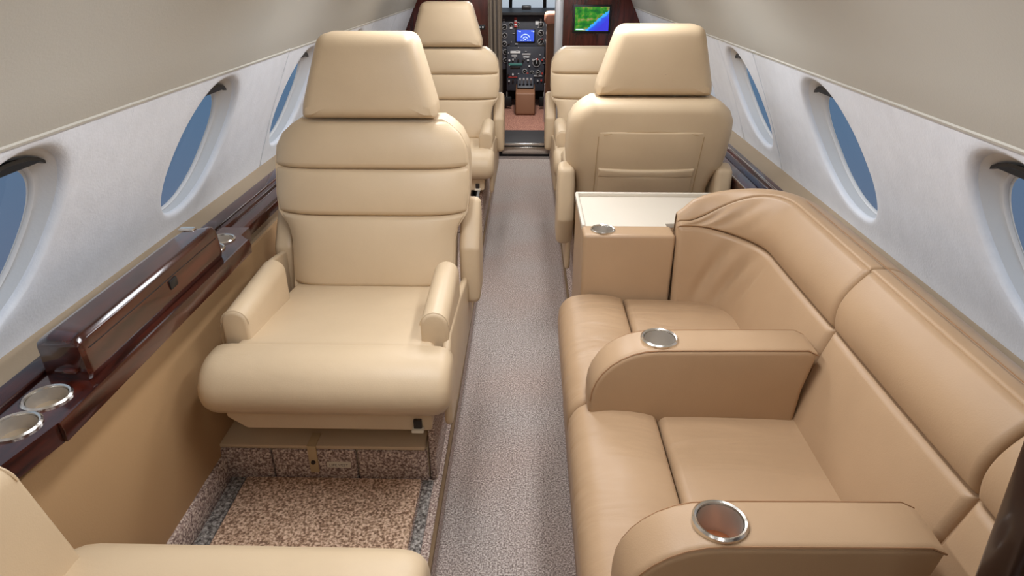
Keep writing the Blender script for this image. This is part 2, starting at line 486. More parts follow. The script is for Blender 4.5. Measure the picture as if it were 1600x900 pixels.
def hole_top(name, outline, holes, z, m, parent, thick):
    """flat slab top with round holes: outline and holes joined by bridging via triangle_fill"""
    bm = bmesh.new()
    loops = [outline] + [[(c[0] + r * math.cos(2 * PI * k / 28), c[1] + r * math.sin(2 * PI * k / 28)) for k in range(28)] for c, r in holes]
    es = []; allv = []
    for lp in loops:
        vs = [bm.verts.new((p[0], p[1], z)) for p in lp]; allv.append(vs)
        for i in range(len(vs)): es.append(bm.edges.new((vs[i], vs[(i + 1) % len(vs)])))
    bmesh.ops.triangle_fill(bm, use_beauty=True, use_dissolve=False, edges=es)
    for vs in allv:
        lo = [bm.verts.new((v.co.x, v.co.y, z - thick)) for v in vs]
        for i in range(len(vs)):
            k = (i + 1) % len(vs); bm.faces.new((vs[i], vs[k], lo[k], lo[i]))
    return bmo(name, bm, m, parent, smooth=True, sharp=25)

# ================================================================== THE CABIN SHELL
YA, YF = -0.75, 4.75           # aft and forward ends of the cabin
def xw(h): return interp([(.18, .708), (.235, .737), (.35, .790), (.45, .835), (.60, .895), (.66, .912)], h)

fl = box('floor', -0.20, 0.17, YA, YF + .03, -0.03, 0.0, M['carpet'], None, 0); struct(fl, 'speckled grey-brown aisle carpet')
pl = box('floor_platform_left', -0.86, -0.20, YA, YF + .03, -0.03, PZ, M['basecarpet'], None, .006); struct(pl, 'raised carpeted platform under the left seats')
pr = box('floor_platform_right', 0.17, 0.82, YA, YF + .03, -0.03, PZ, M['basecarpet'], None, .006); struct(pr, 'raised carpeted platform under the right seats')
b_ = box('platform_edge', -0.206, -0.197, YA, YF, PZ - .01, PZ + .004, M['seam_d'], pl, .001)
b_ = box('platform_edge', 0.167, 0.176, YA, YF, PZ - .01, PZ + .004, M['seam_d'], pr, .001)

# headliner
prof = [(.748, H - .243), (.740, H - .239), (.733, H - .230), (.700, H - .165), (.645, H - .09), (.580, H - .02), (.490, H + .05), (.36, H + .115), (.20, H + .155)]
full = [(XC - x, z) for x, z in prof] + [(XC, H + .17)] + [(XC + x, z) for x, z in prof[::-1]]
rings = []
for y in (YA, 0, 1, 2, 3, 4, YF):
    rings.append([(x, y, z) for x, z in full])
ce = loft('ceiling', rings, M['ceil'], None, closed=False, caps=False); struct(ce, 'smooth warm grey headliner')
for s in (-1, 1):
    tube('trim_%d' % (1 if s < 0 else 2), [(XC + s * .738, y, H - .236) for y in (YA, 1, 2, 3, YF)], .0045, M['ceil'])['kind'] = 'structure'

# sidewalls with a window in each panel
WY = [0.185, 0.93, 1.672, 2.415, 3.16]
WB = [(-.21, .5375, 1, 0), (.5375, 1.2825, 0, 0), (1.2825, 2.205, 0, 1), (2.208, 2.63, 1, 1), (2.633, 3.496, 1, 1)]   # panel ends, seam at either end
HT = 0.20
def side_x(s, h, out=0.0): return XC + s * (xw(h) + out)
NP = 72
def window_panel(s, yc, wall, num, HB, wb):
    a, b, hc = .155, .155, .413
    lo, hi = yc - wb[0], wb[1] - yc
    mid = (HB + HT) / 2; hh = (HB - HT) / 2
    hole = []; rect = []
    for k in range(NP):
        th = 2 * PI * k / NP; c, d = math.cos(th), math.sin(th); ex = 2 / 2.2
        v = b * math.copysign(abs(d) ** ex, d)
        hole.append((a * math.copysign(abs(c) ** ex, c) - .40 * v, v))
        q = 1 / max(c / hi, -c / lo, (d / (HB - hc)) if d > 0 else (-d / (hc - HT)))
        rect.append((c * q, d * q + hc - mid))
    for cx in (-lo, hi):
        for cy in (-hh, hh):
            i = min(range(NP), key=lambda i: (rect[i][0] - cx) ** 2 + (rect[i][1] - cy) ** 2); rect[i] = (cx, cy)
    def pt(y, h, out): return (side_x(s, h, out), y, H - h)
    rings = []
    def edge(i):
        return .010 if (wb[2] and rect[i][0] < -lo + .002) or (wb[3] and rect[i][0] > hi - .002) else 0.0
    rings.append([pt(yc + rect[i][0], mid + rect[i][1], edge(i)) for i in range(NP)])
    for t in (0.015, .05, .2, .4, .6, .78, .9):
        rings.append([pt(yc + lerp(rect[i][0], hole[i][0] * 1.09, t), lerp(mid + rect[i][1], hc + hole[i][1] * 1.09, t), .0) for i in range(NP)])
    for k in range(1, 7):
        a_ = PI / 2 * k / 6
        q = 1.09 - .09 * math.sin(a_)
        rings.append([pt(yc + hole[i][0] * q, hc + hole[i][1] * q, .018 * (1 - math.cos(a_))) for i in range(NP)])
    p = loft('sidewall_panel', rings, M['suede'], wall, caps=False, sharp=70)
    D = .055
    rr = []
    for q, o in ((1.0, .018), (.985, .03), (.965, .045), (.945, D), (.90, D + .004)):
        rr.append([pt(yc + hole[i][0] * q, hc + hole[i][1] * q + .015 * (o - .018) / .037, o) for i in range(NP)])
    hc0 = hc; hc = hc + .015
    w = empty('window_%d' % num, (side_x(s, hc), yc, H - hc)); struct(w)
    def sub(o):
        return under(o, w)
    sub(loft('reveal', rr, M['reveal'], None, caps=False))
    n = NP
    pv = [pt(yc + hole[i][0] * .93, hc + hole[i][1] * .93, D + .002) for i in range(NP)]
    sub(pyd('pane', pv, [tuple(range(n))], M['glass'], None, False))
    ring2 = [[pt(yc + hole[i][0] * q, hc + hole[i][1] * q, o) for i in range(NP)] for q, o in ((.945, D - .004), (.93, D - .007), (.915, D - .004), (.915, D + .002))]
    sub(loft('gasket', ring2, M['reveal'], None, caps=False))
    hc = hc0 + .008
    # pulled-up shade: dark slot and a bright pull bar under the top of the reveal
    sp = []
    for q in (-1, 1):
        pass
    ys = [yc + .085 * (i / 8 - .5) * 2 for i in range(9)]
    yt = yc + .40 * b
    ys = [y - yc + yt for y in ys]
    def hy(y, k):
        y = y - yt + yc
        return hc - b * k * max(0, 1 - (abs(y - yc) / (a * k)) ** 2.3) ** (1 / 2.3)
    top = [(side_x(s, hy(y, .95), .030), y, H - hy(y, .95) + .0) for y in ys] + [(side_x(s, hy(y, .95), .054), y, H - hy(y, .95)) for y in ys[::-1]]
    bot = [(q[0], q[1], q[2] - .006) for q in top]
    sub(loft('shade_slot', [top, bot], M['black'], None))
    sub(tube('shade_pull', [(side_x(s, hy(y, .89), .034), y, H - hy(y, .89)) for y in ys[2:-2]], .0035, M['chrome'], None))
    return p

num = 1
for s, nm in ((-1, 'left'), (1, 'right')):
    wall = pyd('wall_' + nm, [(XC + s * .80, YA, H - .17), (XC + s * .80, YF, H - .17), (XC + s * .715, YF, H - .19), (XC + s * .715, YA, H - .19)], [(0, 1, 2, 3)], M['suede'], None, False)
    struct(wall, 'pale grey suede-like sidewall, %s side' % nm)
    HB = .624
    for yc, wb in zip(WY, WB):
        window_panel(s, yc, wall, num, HB, wb); num += 1
    for (y0, y1) in ((3.499, 4.12), (4.124, YF)):
        def PP(u, v, y0=y0, y1=y1): return (side_x(s, lerp(HB, HT, v)), lerp(y0, y1, u if s < 0 else 1 - u), H - lerp(HB, HT, v))
        patch('sidewall_panel', PP, y1 - y0, HB - HT, M['suede'], wall, r=.006, tuck=(1, 1, 0, 0))
    def PP(u, v): return (side_x(s, lerp(HB, HT, v)), lerp(YA, -.213, u if s < 0 else 1 - u), H - lerp(HB, HT, v))
    patch('sidewall_panel', PP, YA + .25, HB - HT, M['suede'], wall, r=.006, tuck=(1, 1, 0, 0)) if YA > -.25 else patch('sidewall_panel', PP, .5, HB - HT, M['suede'], wall, r=.006, tuck=(1, 1, 0, 0))
    # sill strip under the sidewall and lower panel
    sill = [[(XC + s * (xw(HB) + .02), y, H - HB + .012), (XC + s * (xw(HB) - .002), y, H - HB + .004), (XC + s * (xw(HB) - .012), y, H - HB - .003), (XC + s * (.735 if s < 0 else .838), y, H - HB - .012), (XC + s * (.735 if s < 0 else .838), y, H - .72)] for y in (YA, 1.0, 2.0, 3.0, YF)]
    o = loft('wall_sill_' + nm, sill, M['sill'], None, closed=False, caps=False); struct(o, 'tan vinyl sill strip below the windows, %s side' % nm)

# lower tan panel on the left and its carpeted kerb
lp = box('wall_lower_left', -0.800, -0.752, YA, YF, PZ + .075, H - .69, M['panel'], None, .004); struct(lp, 'plain tan vinyl lower side panel below the wood ledge')
kb = box('trim_3', -0.81, -0.742, YA, YF, PZ - .002, PZ + .078, M['basecarpet'], None, .01); struct(kb, 'carpeted kerb along the left panel')
lr = box('wall_lower_right', 0.745, 0.812, YA, YF, PZ, H - .676, M['panel'], None, .004); struct(lr, 'plain tan vinyl lower side panel behind the right seats')
# outer skin of the fuselage, so that daylight enters by the windows only
skin = []
for y in (YA - .02, YF + .0):
    ring = []
    for (x, h) in ((.850, .21), (.74, .05), (.62, -.10), (.40, -.22), (0, -.28)):
        ring.append((XC - x, y, H - h))
    for (x, h) in ((.40, -.22), (.62, -.10), (.74, .05), (.850, .21)):
        ring.append((XC + x, y, H - h))
    skin.append(ring)
o = loft('wall_outer_top', skin, M['sill'], None, closed=False, caps=False); struct(o)
for s, nm in ((-1, 'left'), (1, 'right')):
    o = loft('wall_outer_' + nm, [[(XC + s * .965, y, H - .585), (XC + s * .96, y, H - .75), (XC + s * .88, y, .0), (XC + s * .80, y, -.1)] for y in (YA - .02, YF)], M['sill'], None, closed=False, caps=False); struct(o)
af = box('wall_aft', -1.0, 1.0, YA - .04, YA, -.1, H + .45, M['sill'], None, 0); struct(af)

# wood divider close to the camera on the right
dv = prism('wall_divider', rpoly([(0.458, PZ), (0.73, PZ), (0.88, H - .62), (0.74, H - .28), (0.64, H - .12), (0.52, H + .0), (0.392, H + .0)], [0, 0, 0, .02, .02, .02, .02]), 'y', 0.40, 0.44, M['wood_dk'], None, .006)
struct(dv, 'very dark polished wood divider at the right edge')

# ------------------------------------------------------------------ forward bulkhead, doorway, step
bk = empty('wall_front', (XC, YF, 0)); struct(bk, 'dark mahogany forward bulkhead around the cockpit doorway')
DX0, DX1 = -0.19, 0.185
lft = [(-0.86, PZ), (DX0 - .05, PZ), (DX0 - .05, H + .38), (-0.60, H + .30), (-0.83, H - .02), (-0.87, H - .4)]
under(prism('wood_panel', lft, 'y', YF, YF + .05, M['wood_v'], None, .004), bk)
rgt = [(DX1 + .05, PZ), (0.82, PZ), (0.83, H - .4), (0.78, H - .02), (0.55, H + .30), (DX1 + .05, H + .38)]
under(prism('wood_panel', rgt, 'y', YF, YF + .05, M['wood_v'], None, .004), bk)
under(box('lintel_panel', DX0 - .06, DX1 + .06, YF, YF + .05, H + .10, H + .42, M['wood_v'], None, .004), bk)
dr = empty('door_1', (0, YF, 0)); struct(dr, 'open cockpit doorway frame')
under(box('jamb', DX0 - .055, DX0, YF - .02, YF + .07, PZ, H + .12, M['dkmetal'], None, .006), dr)
under(box('jamb', DX1, DX1 + .055, YF - .02, YF + .07, PZ, H + .12, M['jamb'], None, .008), dr)
# two little lit switches on the left bulkhead
sw = empty('switch_plate', (-0.315, YF, H - .36)); tag(sw, 'tiny switch plate with two white dots on the left mahogany bulkhead', 'switch')
under(box('plate', -0.340, -0.285, YF - .004, YF, H - .375, H - .345, M['black'], None, .001), sw)
for k in range(2): under(box('button', -0.330 + k * .022, -0.318 + k * .022, YF - .008, YF - .004, H - .365, H - .355, M['white'], None, .002), sw)

st = empty('doorway_step', (-.01, YF + .02, 0)); tag(st, 'black tread step with polished metal nosing at the cockpit doorway', 'step')
under(box('tread', DX0 - .0, DX1 - .01, YF + .0, YF + .46, .075, .095, M['rubber'], None, .006), st)
under(box('nosing', DX0 + .0, DX1 - .012, YF - .012, YF + .02, .086, .102, M['chrome'], None, .005), st)
under(box('riser', DX0 + .012, DX1 - .02, YF + .006, YF + .02, .018, .072, M['chrome'], None, .004), st)
under(box('toe_strip', DX0 - .02, DX1, YF + .012, YF + .026, -.0, .086, M['black'], None, .002), st)

# pleated curtain drawn to the left of the doorway
cv = []
for zi in range(7):
    z = .17 + (H + .20 - .17) * zi / 6; row = []
    n = 40
    for i in range(n):
        u = i / (n - 1); row.append((-0.265 + .095 * u, YF - .03 + .013 * math.sin(u * PI * 7 + .3 * zi * .4) , z))
    back = [(p[0], p[1] + .006, p[2]) for p in row[::-1]]
    cv.append(row + back)
cu = loft('cockpit_curtain', cv, M['curtain'], None); tag(cu, 'grey-brown pleated curtain hanging at the left side of the cockpit doorway', 'curtain')

# monitor
mo = empty('wall_monitor', (0.40, YF, H - .26)); tag(mo, 'small bulkhead monitor showing a green and blue moving map', 'monitor')
mx0, mx1, mz0, mz1 = 0.318, 0.545, H - .382, H - .232
under(box('bezel', mx0 - .014, mx1 + .014, YF - .016, YF - .001, mz0 - .014, mz1 + .014, M['black'], None, .004), mo)
scn = under(box('screen', mx0, mx1, YF - .0185, YF - .015, mz0, mz1, M['map'], None, 0), mo)
scn['label'] = 'lit moving-map screen'
lb = under(box('caption_bar', mx0 + .008, mx0 + .060, YF - .0195, YF - .018, mz0 + .006, mz0 + .014, M['screenmark'], None, 0), mo)

# ------------------------------------------------------------------ cockpit beyond the doorway
CF = 0.09
cfz = box('floor_cockpit', -0.8, 0.8, YF + .46, 7.2, -.03, CF, M['cockfloor'], None, 0); struct(cfz, 'salmon-brown cockpit carpet')
for x, nm in ((-.82, 'cockpit_left'), (.78, 'cockpit_right')):
    struct(box('wall_' + nm, x, x + .03, YF + .05, 6.9, CF, H + .1, M['dkmetal'], None, 0))
struct(box('ceiling_cockpit', -.82, .82, YF + .05, 6.5, H + .10, H + .14, M['curtain'], None, 0))
ip = empty('instrument_panel', (0, 6.25, CF)); tag(ip, 'dark cockpit instrument panel full of dials, switches and a blue display', 'instrument panel')
PY = 6.22
under(box('panel_board', -.72, .72, PY, PY + .06, .42, .90, M['panelblk'], None, .006), ip)
gl = [(PY - .10, .905), (PY + .16, .93), (PY + .16, .90), (PY + .02, .885), (PY - .10, .885)]
under(prism('glareshield', gl, 'x', -.74, .74, M['black'], None, .006), ip)
under(box('compass_box', -.05, .03, PY - .09, PY - .03, .925, .960, M['black'], None, .008), ip)
under(box('centre_stack', -.185, .155, PY - .05, PY + .02, .24, .62, M['panelblk'], None, .006), ip)
def gauge(x, z, r, y, ring='knob', needle=True):
    g = under(lathe('gauge', [(r, 0), (r, -.010), (r * .86, -.012), (r * .84, -.006), (0, -.006)], (x, y, z), M[ring], None, 18, 'y'), ip)
    f = under(lathe('face', [(r * .83, -.0065), (0, -.0065)], (x, y, z), M['gaugeface'], None, 18, 'y'), ip); 
    under(f, g)
    if needle:
        a = random.uniform(0, 2 * PI)
        pts = [(x - math.cos(a) * r * .2, y - .008, z - math.sin(a) * r * .2), (x + math.cos(a) * r * .75, y - .008, z + math.sin(a) * r * .75)]
        nd = tube('needle', pts, r * .07, M['white'], None, 4); under(nd, g)
for i, x in enumerate((-.34, -.26, -.20)):
    for z in (.50, .57, .64, .71, .78): gauge(x + random.uniform(-.006, .006), z, .030 if x < -.22 else .024, PY)
for x in (.12, .19, .27, .36):
    for z in (.66, .73, .80): gauge(x, z, .026, PY)
for x in (-.145, -.085): gauge(x, .80, .020, PY)
gauge(.085, .485, .036, PY - .05, 'jamb'); gauge(-.02, .41, .022, PY - .05); gauge(.10, .40, .022, PY - .05); gauge(.045, .40, .018, PY - .05)
disp = under(box('display', -.105, .070, PY - .016, PY - .001, .655, .765, M['black'], None, .004), ip)
def subp(o, p): return under(o, p)
subp(box('display_screen', -.095, .060, PY - .018, PY - .015, .663, .757, M['screenblue'], None, 0), disp)
for rr_ in (.020, .042):
    arc = [(-.018 + rr_ * math.cos(a), PY - .019, .680 + rr_ * math.sin(a)) for a in [PI * (.12 + .76 * k / 12) for k in range(13)]]
    subp(tube('arc_mark', arc, .0035, M['screenmark'], None, 4), disp)
subp(box('arc_mark', -.024, -.012, PY - .020, PY - .017, .672, .686, M['screenmark'], None, 0), disp)
for (x, z) in ((-.085, .745), (-.07, .74), (.035, .745), (.05, .74), (-.06, .668), (-.04, .668), (.0, .668), (.02, .668)):
    subp(box('digit_block', x, x + .011, PY - .020, PY - .017, z, z + .006, M['screenmark'], None, 0), disp)
under(box('warning_strip', -.118, -.092, PY - .012, PY, .775, .86, M['red'], None, .003), ip)
for k in range(5): under(box('warning_cell', -.116, -.094, PY - .016, PY - .011, .778 + k * .0165, .789 + k * .0165, M['white'] if k % 2 else M['red'], None, .001), ip)
for (x0, x1, z0, z1, mm) in ((-.15, -.06, .565, .585, 'white'), (-.14, -.09, .535, .552, 'knob'), (-.045, .03, .55, .565, 'knob'), (-.035, .02, .528, .538, 'white'),
                             (-.165, -.045, .462, .480, 'green_led'), (-.15, -.06, .437, .452, 'dkmetal'), (-.17, -.02, .356, .364, 'red'), (.0, .14, .366, .378, 'knob'),
                             (.09, .16, .60, .64, 'dkmetal'), (.07, .10, .80, .83, 'white'), (.11, .125, .815, .85, 'knob')):
    under(box('switch_row', x0, x1, PY - .058 if z1 < .6 else PY - .010, PY - .048 if z1 < .6 else PY - .001, z0, z1, M[mm], None, .002), ip)
for k in range(24):
    x = -.165 + (k % 8) * .043 + random.uniform(-.006, .006); z = (.33, .385, .51)[k // 8] + random.uniform(-.008, .008)
    under(lathe('knob', [(.0001, -.018), (.008, -.018), (.009, 0)], (x, PY - .05, z), M[random.choice(['knob', 'white', 'dkmetal', 'red'])], None, 10, 'y'), ip)
for k in range(70):
    x = random.uniform(-.33, .30); z = random.uniform(.44, .865)
    if -.125 < x < .09 and .64 < z < .88: continue
    y = PY - .050 if (-.18 < x < .15 and z < .615) else PY - .001
    w_ = random.choice((.006, .008, .014, .022)); h2 = random.choice((.005, .007, .010))
    under(box('toggle', x, x + w_, y - .012, y, z, z + h2, M[random.choice(('white', 'knob', 'knob', 'dkmetal', 'red', 'jamb'))], None, 0), ip)
# throttle pedestal
pd = empty('throttle_pedestal', (-.01, 5.95, CF)); tag(pd, 'brown cockpit centre pedestal below the instrument panel with pale levers on top', 'pedestal')
under(prism('pedestal_body', rpoly([(5.80, CF), (6.14, CF), (6.14, .31), (5.83, .275)], .02), 'x', -.098, .072, M['brownbox'], None, .012), pd)
under(prism('quadrant', rpoly([(5.93, .29), (6.138, .31), (6.138, .40), (6.02, .36)], .015), 'x', -.085, .06, M['panelblk'], None, .006), pd)
for k in range(4):
    lv = under(tube('lever', [(-.06 + k * .032, 5.99, .33), (-.06 + k * .032, 5.95, .37)], .005, M['jamb'], None, 6), pd)
    kn = lathe('lever_knob', [(.0001, -.01), (.010, -.007), (.010, .007), (.0001, .01)], (-.06 + k * .032, 5.945, .376), M['knob'], None, 10, 'z'); under(kn, lv)
for s in (-1, 1):
    pp = empty('rudder_pedal', (-.012 + s * .17, 6.16, CF)); tag(pp, 'dark rudder pedal arm %s of the cockpit pedestal' % ('left' if s < 0 else 'right'), 'pedal')
    under(tube('pedal_arm', [(-.012 + s * .17, 6.17, .225), (-.012 + s * .17, 6.12, .14)], .012, M['dkmetal'], None, 8), pp)
    under(box('pedal_pad', -.012 + s * .17 - .045, -.012 + s * .17 + .045, 6.09, 6.115, CF + .02, .20, M['black'], None, .008), pp)
# copilot seat
cs = empty('copilot_seat', (.37, 5.45, CF)); tag(cs, 'brown copilot seat with a salmon rolled top seen through the doorway', 'seat')
under(pillow('backrest', rpoly([(.145, .30), (.575, .30), (.575, .90), (.145, .90)], .05), .12, .035, .01, lambda u, v, w: (u, 5.42 - w - .12 * (v - .3), v), M['brownbox'], None, True), cs)
under(prism('top_roll', rpoly([(5.22, .87), (5.38, .87), (5.38, .96), (5.22, .96)], .044, 6), 'x', .128, .585, M['pinkish'], None, .03, 5), cs)
under(box('seat_pad', .15, .57, 5.40, 5.80, .34, .46, M['brownbox'], None, .03, 4), cs)
under(box('seat_frame', .17, .55, 5.30, 5.75, CF, .34, M['dkmetal'], None, .01), cs)
under(tube('frame_rail', [(.152, 5.45, CF + .02), (.150, 5.40, .42)], .012, M['jamb'], None, 8), cs)
# windshield
for i, (x0, x1) in enumerate(((-.60, -.17), (-.15, .15), (.17, .60))):
    w = pyd('window_%d' % (11 + i), [(x0, 6.60, .90), (x1, 6.60, .90), (x1 * .92, 6.45, H + .12), (x0 * .92, 6.45, H + .12)], [(0, 1, 2, 3)], M['glass'], None, False); struct(w, 'cockpit windshield pane')
for i, x in enumerate((-.76, -.16, .16, .76)):
    struct(tube('trim_%d' % (4 + i), [(x, 6.60, .86), (x * .92, 6.44, H + .14)], .016, M['dkmetal'], None, 8), 'windshield post')
struct(box('wall_cockpit_front', -.82, .82, 6.58, 6.62, CF, .90, M['black'], None, 0))

# ================================================================== EXECUTIVE SEATS (local: faces -y, z=0 at the platform)
def make_seat(name, loc, rz, label, aisle=1, head=True, base=True, tall_arm=False, pocket=True):
    T = empty(name, loc, rz); tag(T, label, 'seat', 'cabin seats')
    L = M['seat']; a = aisle
    def part(o, p=T): o.parent = p; return o
    z0, z1, z2, z3 = .386, .572, .690, .808
    def yb(z): return .33 * (z - z0)                 # reclined front face of the back
    def hw(z): return interp([(.386, .226), (.50, .228), (.535, .236), (.575, .262), (.62, .267), (.70, .267), (.74, .262), (.772, .245), (.795, .218), (.808, .195)], z)
    for (za, zb, nm) in ((z0, z1, 'lower_back_cushion'), (z1, z2, 'lumbar_cushion'), (z2, z3, 'shoulder_cushion')):
        def P(s, t, za=za, zb=zb):
            z = lerp(za, zb, t); x = (s * 2 - 1) * hw(z)
            q = abs(s * 2 - 1)
            return (x, yb(z) + .034 * q ** 6 - .010, z)
        part(patch(nm, P, .5, zb - za, L, r=.013, puff=.012, ns=18, nt=9))
    # shell: the full outline, thick, seen from behind on the forward-facing seat
    zs = [.36, .42, .50, .535, .575, .62, .70, .74, .772, .795, .808]
    ol = [(hw(z) - .004, z) for z in zs] + [(-hw(z) + .004, z) for z in zs[::-1]]
    part(pillow('back_shell', ol, .125, .045, .010, lambda u, v, w: (u, yb(v) + .020 + w, v), L, seg=6))
    # rear stitched panel and pocket
    def ry(z): return yb(z) + .020 + .125 + .0115
    if pocket:
        zz0, zz1, xh = .475, .705, .165
        def P(s, t):
            z = lerp(zz0 - .04, zz1, t); return (-(s * 2 - 1) * xh, ry(z) + .0005 - .006 * (abs(s * 2 - 1) ** 4), z)
        pk = part(patch('rear_panel', P, .33, .27, L, r=.004, puff=.002, ns=12, nt=10))
        def P(s, t):
            z = lerp(.438, .552, t); return (-(s * 2 - 1) * .158, ry(z) + .003 + .010 * t * (1 - (s * 2 - 1) ** 2) - .006 * (abs(s * 2 - 1) ** 4), z)
        part(patch('pocket', P, .316, .11, L, r=.004, puff=.003, ns=12, nt=8), pk)
        def P(s, t):
            z = lerp(.548, .578, t); return (-(s * 2 - 1) * .158, ry(z) + .008 - .006 * (abs(s * 2 - 1) ** 4), z - .004 * (1 - (s * 2 - 1) ** 2))
        part(patch('pocket_band', P, .316, .03, L, r=.006, puff=.004, ns=12, nt=6), pk)
        for xx in (-.166, .166):
            part(tube('rear_seam', [(xx, ry(z) - .003, z) for z in (.44, .52, .60, .69)], .0014, M['stitch_s'], None, 5), pk)
        arch = [(-.15 + .30 * k / 12, ry(.70) - .0005 - .002 * abs(k - 6) / 6, .695 + .012 * math.sin(PI * k / 12) ** .5) for k in range(13)]
        part(tube('rear_seam', arch, .0014, M['stitch_s'], None, 5), pk)
    if head:
        hz0, hz1 = .812, 1.020
        oh = rpoly([(-.180, hz0), (.180, hz0), (.176, hz0 + .035), (.124, hz1), (-.124, hz1), (-.176, hz0 + .035)], [.014, .014, .03, .038, .038, .03], 6)
        def hy(z): return yb(.81) + .20 * (z - .81)
        part(pillow('headrest', oh, .125, .030, .012, lambda u, v, w: (u, hy(v) + .105 - w, v), L, both=True, seg=6))
        for x in (-.07, .07): part(tube('headrest_post', [(x, yb(.78) + .07, .78), (x, hy(.83) + .055, .83)], .007, M['chrome'], None, 8))
    # seat cushion
    def P(s, t):
        y = lerp(-.385, .02, t); return ((s * 2 - 1) * .218, y, .432 + (.386 - .432) * (y + .385) / .40)
    part(patch('seat_cushion', P, .436, .40, M['seat_wr'], r=.014, puff=.008, ns=14, nt=14))
    part(box('cushion_body', -.214, .214, -.37, .03, .30, .378, L, None, .01))
    # rolled front bolster
    xl, xr = (-.272, .262) if a > 0 else (-.262, .272)
    base_ol = [(-.385, .433), (-.40, .4345), (-.43, .434), (-.458, .427), (-.482, .412), (-.498, .390), (-.505, .364), (-.500, .340), (-.487, .322), (-.465, .312), (-.43, .308), (-.385, .308)]
    ccy, ccz = -.42, .372
    rings = []
    prof_ = [(0, .40), (.002, .66), (.007, .80), (.015, .90), (.028, .97), (.048, 1.0)]
    W_ = xr - xl
    xs = [(q, k) for q, k in prof_] + [(W_ * .5, 1.004)] + [(W_ - q, k) for q, k in prof_[::-1]]
    for q, k in xs:
        rings.append([(xl + q, (ccy + (p[0] - ccy) * k) if p[0] < -.386 else p[0] - .0 + (1 - k) * -.01, ccz + (p[1] - ccz) * k) for p in base_ol])
    part(loft('front_bolster', rings, M['seat_wr'], None, sharp=80))
    # seat pan
    part(prism('seat_pan', rpoly([(-.235, .312), (.215, .312), (.215, .255), (-.195, .255), (-.235, .285)] if a > 0 else [(-.215, .312), (.235, .312), (.235, .285), (.195, .255), (-.215, .255)], .008, 3), 'y', -.452, .10, M['seat'], None, .004))
    # arms
    for sgn in (-1, 1):
        x0, x1 = (.188, .250) if sgn * a > 0 else (.190, .250)
        if tall_arm and sgn * a < 0: x0, x1 = .222, .284
        xm = (x0 + x1) / 2; rr = (x1 - x0) / 2
        topz = .500 if not (tall_arm and sgn * a < 0) else .640
        yf = -.365 if not tall_arm else (-.345 if sgn * a > 0 else -.398)
        ol = [(x0, .31)] + [(x0, topz - rr)] + [(xm - rr * math.cos(PI * k / 10), topz - rr + rr * math.sin(PI * k / 10)) for k in range(1, 10)] + [(x1, topz - rr), (x1, .31)]
        ol = [(sgn * p[0], p[1]) for p in ol]
        yr = -.105
        shear = .22 if (tall_arm and sgn * a < 0) else 0
        arm = part(prism('armrest', ol, 'y', yf, yr, L, None, .008, 3, mp=lambda q: (q[0], q[1] - shear * (topz - q[2]), q[2] + .05 * max(0, (q[1] + .36)))))
        part(tube('arm_piping', [(p[0] * 1.0, yf + .006 - shear * (topz - p[1]), p[1] - .0005) for p in ol[1:-1]], .0022, L, None, 6), arm)
        # rear part of the arm beside the back
        px = [sgn * .232, sgn * .288]
        ro = rpoly([(.06, .30), (.20, .30), (.235, .40), (.215, .575), (.165, .592), (.07, .47)], .025, 5)
        part(prism('rear_arm', ro, 'x', min(px), max(px), L, None, .018, 4))
        if sgn * a > 0:
            so = rpoly([(-.40, .225), (.20, .20), (.20, .36), (-.10, .415), (-.35, .445), (-.40, .40)], .02, 4)
            part(prism('side_panel', so, 'x', sgn * .236, sgn * .254, L, None, .008, 3))
        else:
            so = rpoly([(-.36, .27), (.19, .27), (.20, .44), (-.02, .475), (-.34, .455)], .02, 4)
            part(prism('side_panel', so, 'x', sgn * .251, sgn * .268, L, None, .006, 3))
    # belt latch under the bolster
    lx = .185 * a
    bk_ = part(box('belt_latch', lx - .009, lx + .009, -.459, -.450, .264, .288, M['dkmetal'], None, .002))
    part(box('latch_tab', lx - .013, lx + .013, -.466, -.450, .258, .266, M['placard'], None, .002), bk_)
    # base box with carpeted front
    if base:
        bx0, bx1 = (-.345, .180) if a > 0 else (-.180, .345)
        part(box('base_box', bx0, bx1, -.325, .20, .004, .102, M['seat'], None, .004))
        part(box('base_lid', bx0 + .006, bx1 - .006, -.336, .18, .100, .112, M['seat'], None, .004))
        w = (bx1 - bx0)
        cuts = [0, .255, .66, 1.0]
        for k in range(3):
            part(box('carpet_square', bx0 + w * cuts[k] + .002, bx0 + w * cuts[k + 1] - .002, -.338, -.322, .004, .098, M['basecarpet'], None, .005))
        part(box('base_rail', bx0 - .02 if a < 0 else bx1 + .002, bx0 - .002 if a < 0 else bx1 + .02, -.33, .20, .003, .20, M['basecarpet'], None, .005))
        sx_ = bx0 + w * .455
        sp_ = part(box('pull_strap', sx_ - .011, sx_ + .011, -.343, -.336, .032, .114, M['strap'], None, .002))
        part(box('strap_top', sx_ - .011, sx_ + .011, -.343, -.29, .112, .1155, M['strap'], None, .001), sp_)
        part(lathe('snap', [(.0001, -.004), (.005, -.004), (.006, 0)], (sx_, -.343, .066), M['dkmetal'], None, 12, 'y'), sp_)
        pc = part(box('placard', sx_ + .032, sx_ + .092, -.341, -.337, .047, .064, M['placard'], None, .001))
        fc = bpy.data.curves.new('lettering', 'FONT'); fc.body = 'LIFE VEST'; fc.size = .0115; fc.align_x = 'CENTER'; fc.align_y = 'CENTER'
        fo = bpy.data.objects.new('tmp', fc); COL.objects.link(fo)
        dg = bpy.context.evaluated_depsgraph_get(); me = bpy.data.meshes.new_from_object(fo.evaluated_get(dg)); bpy.data.objects.remove(fo)
        t = link('lettering', me, M['ink'], pc, False); t.location = (sx_ + .062, -.3416, .0555); t.rotation_euler = (PI / 2, 0, 0)
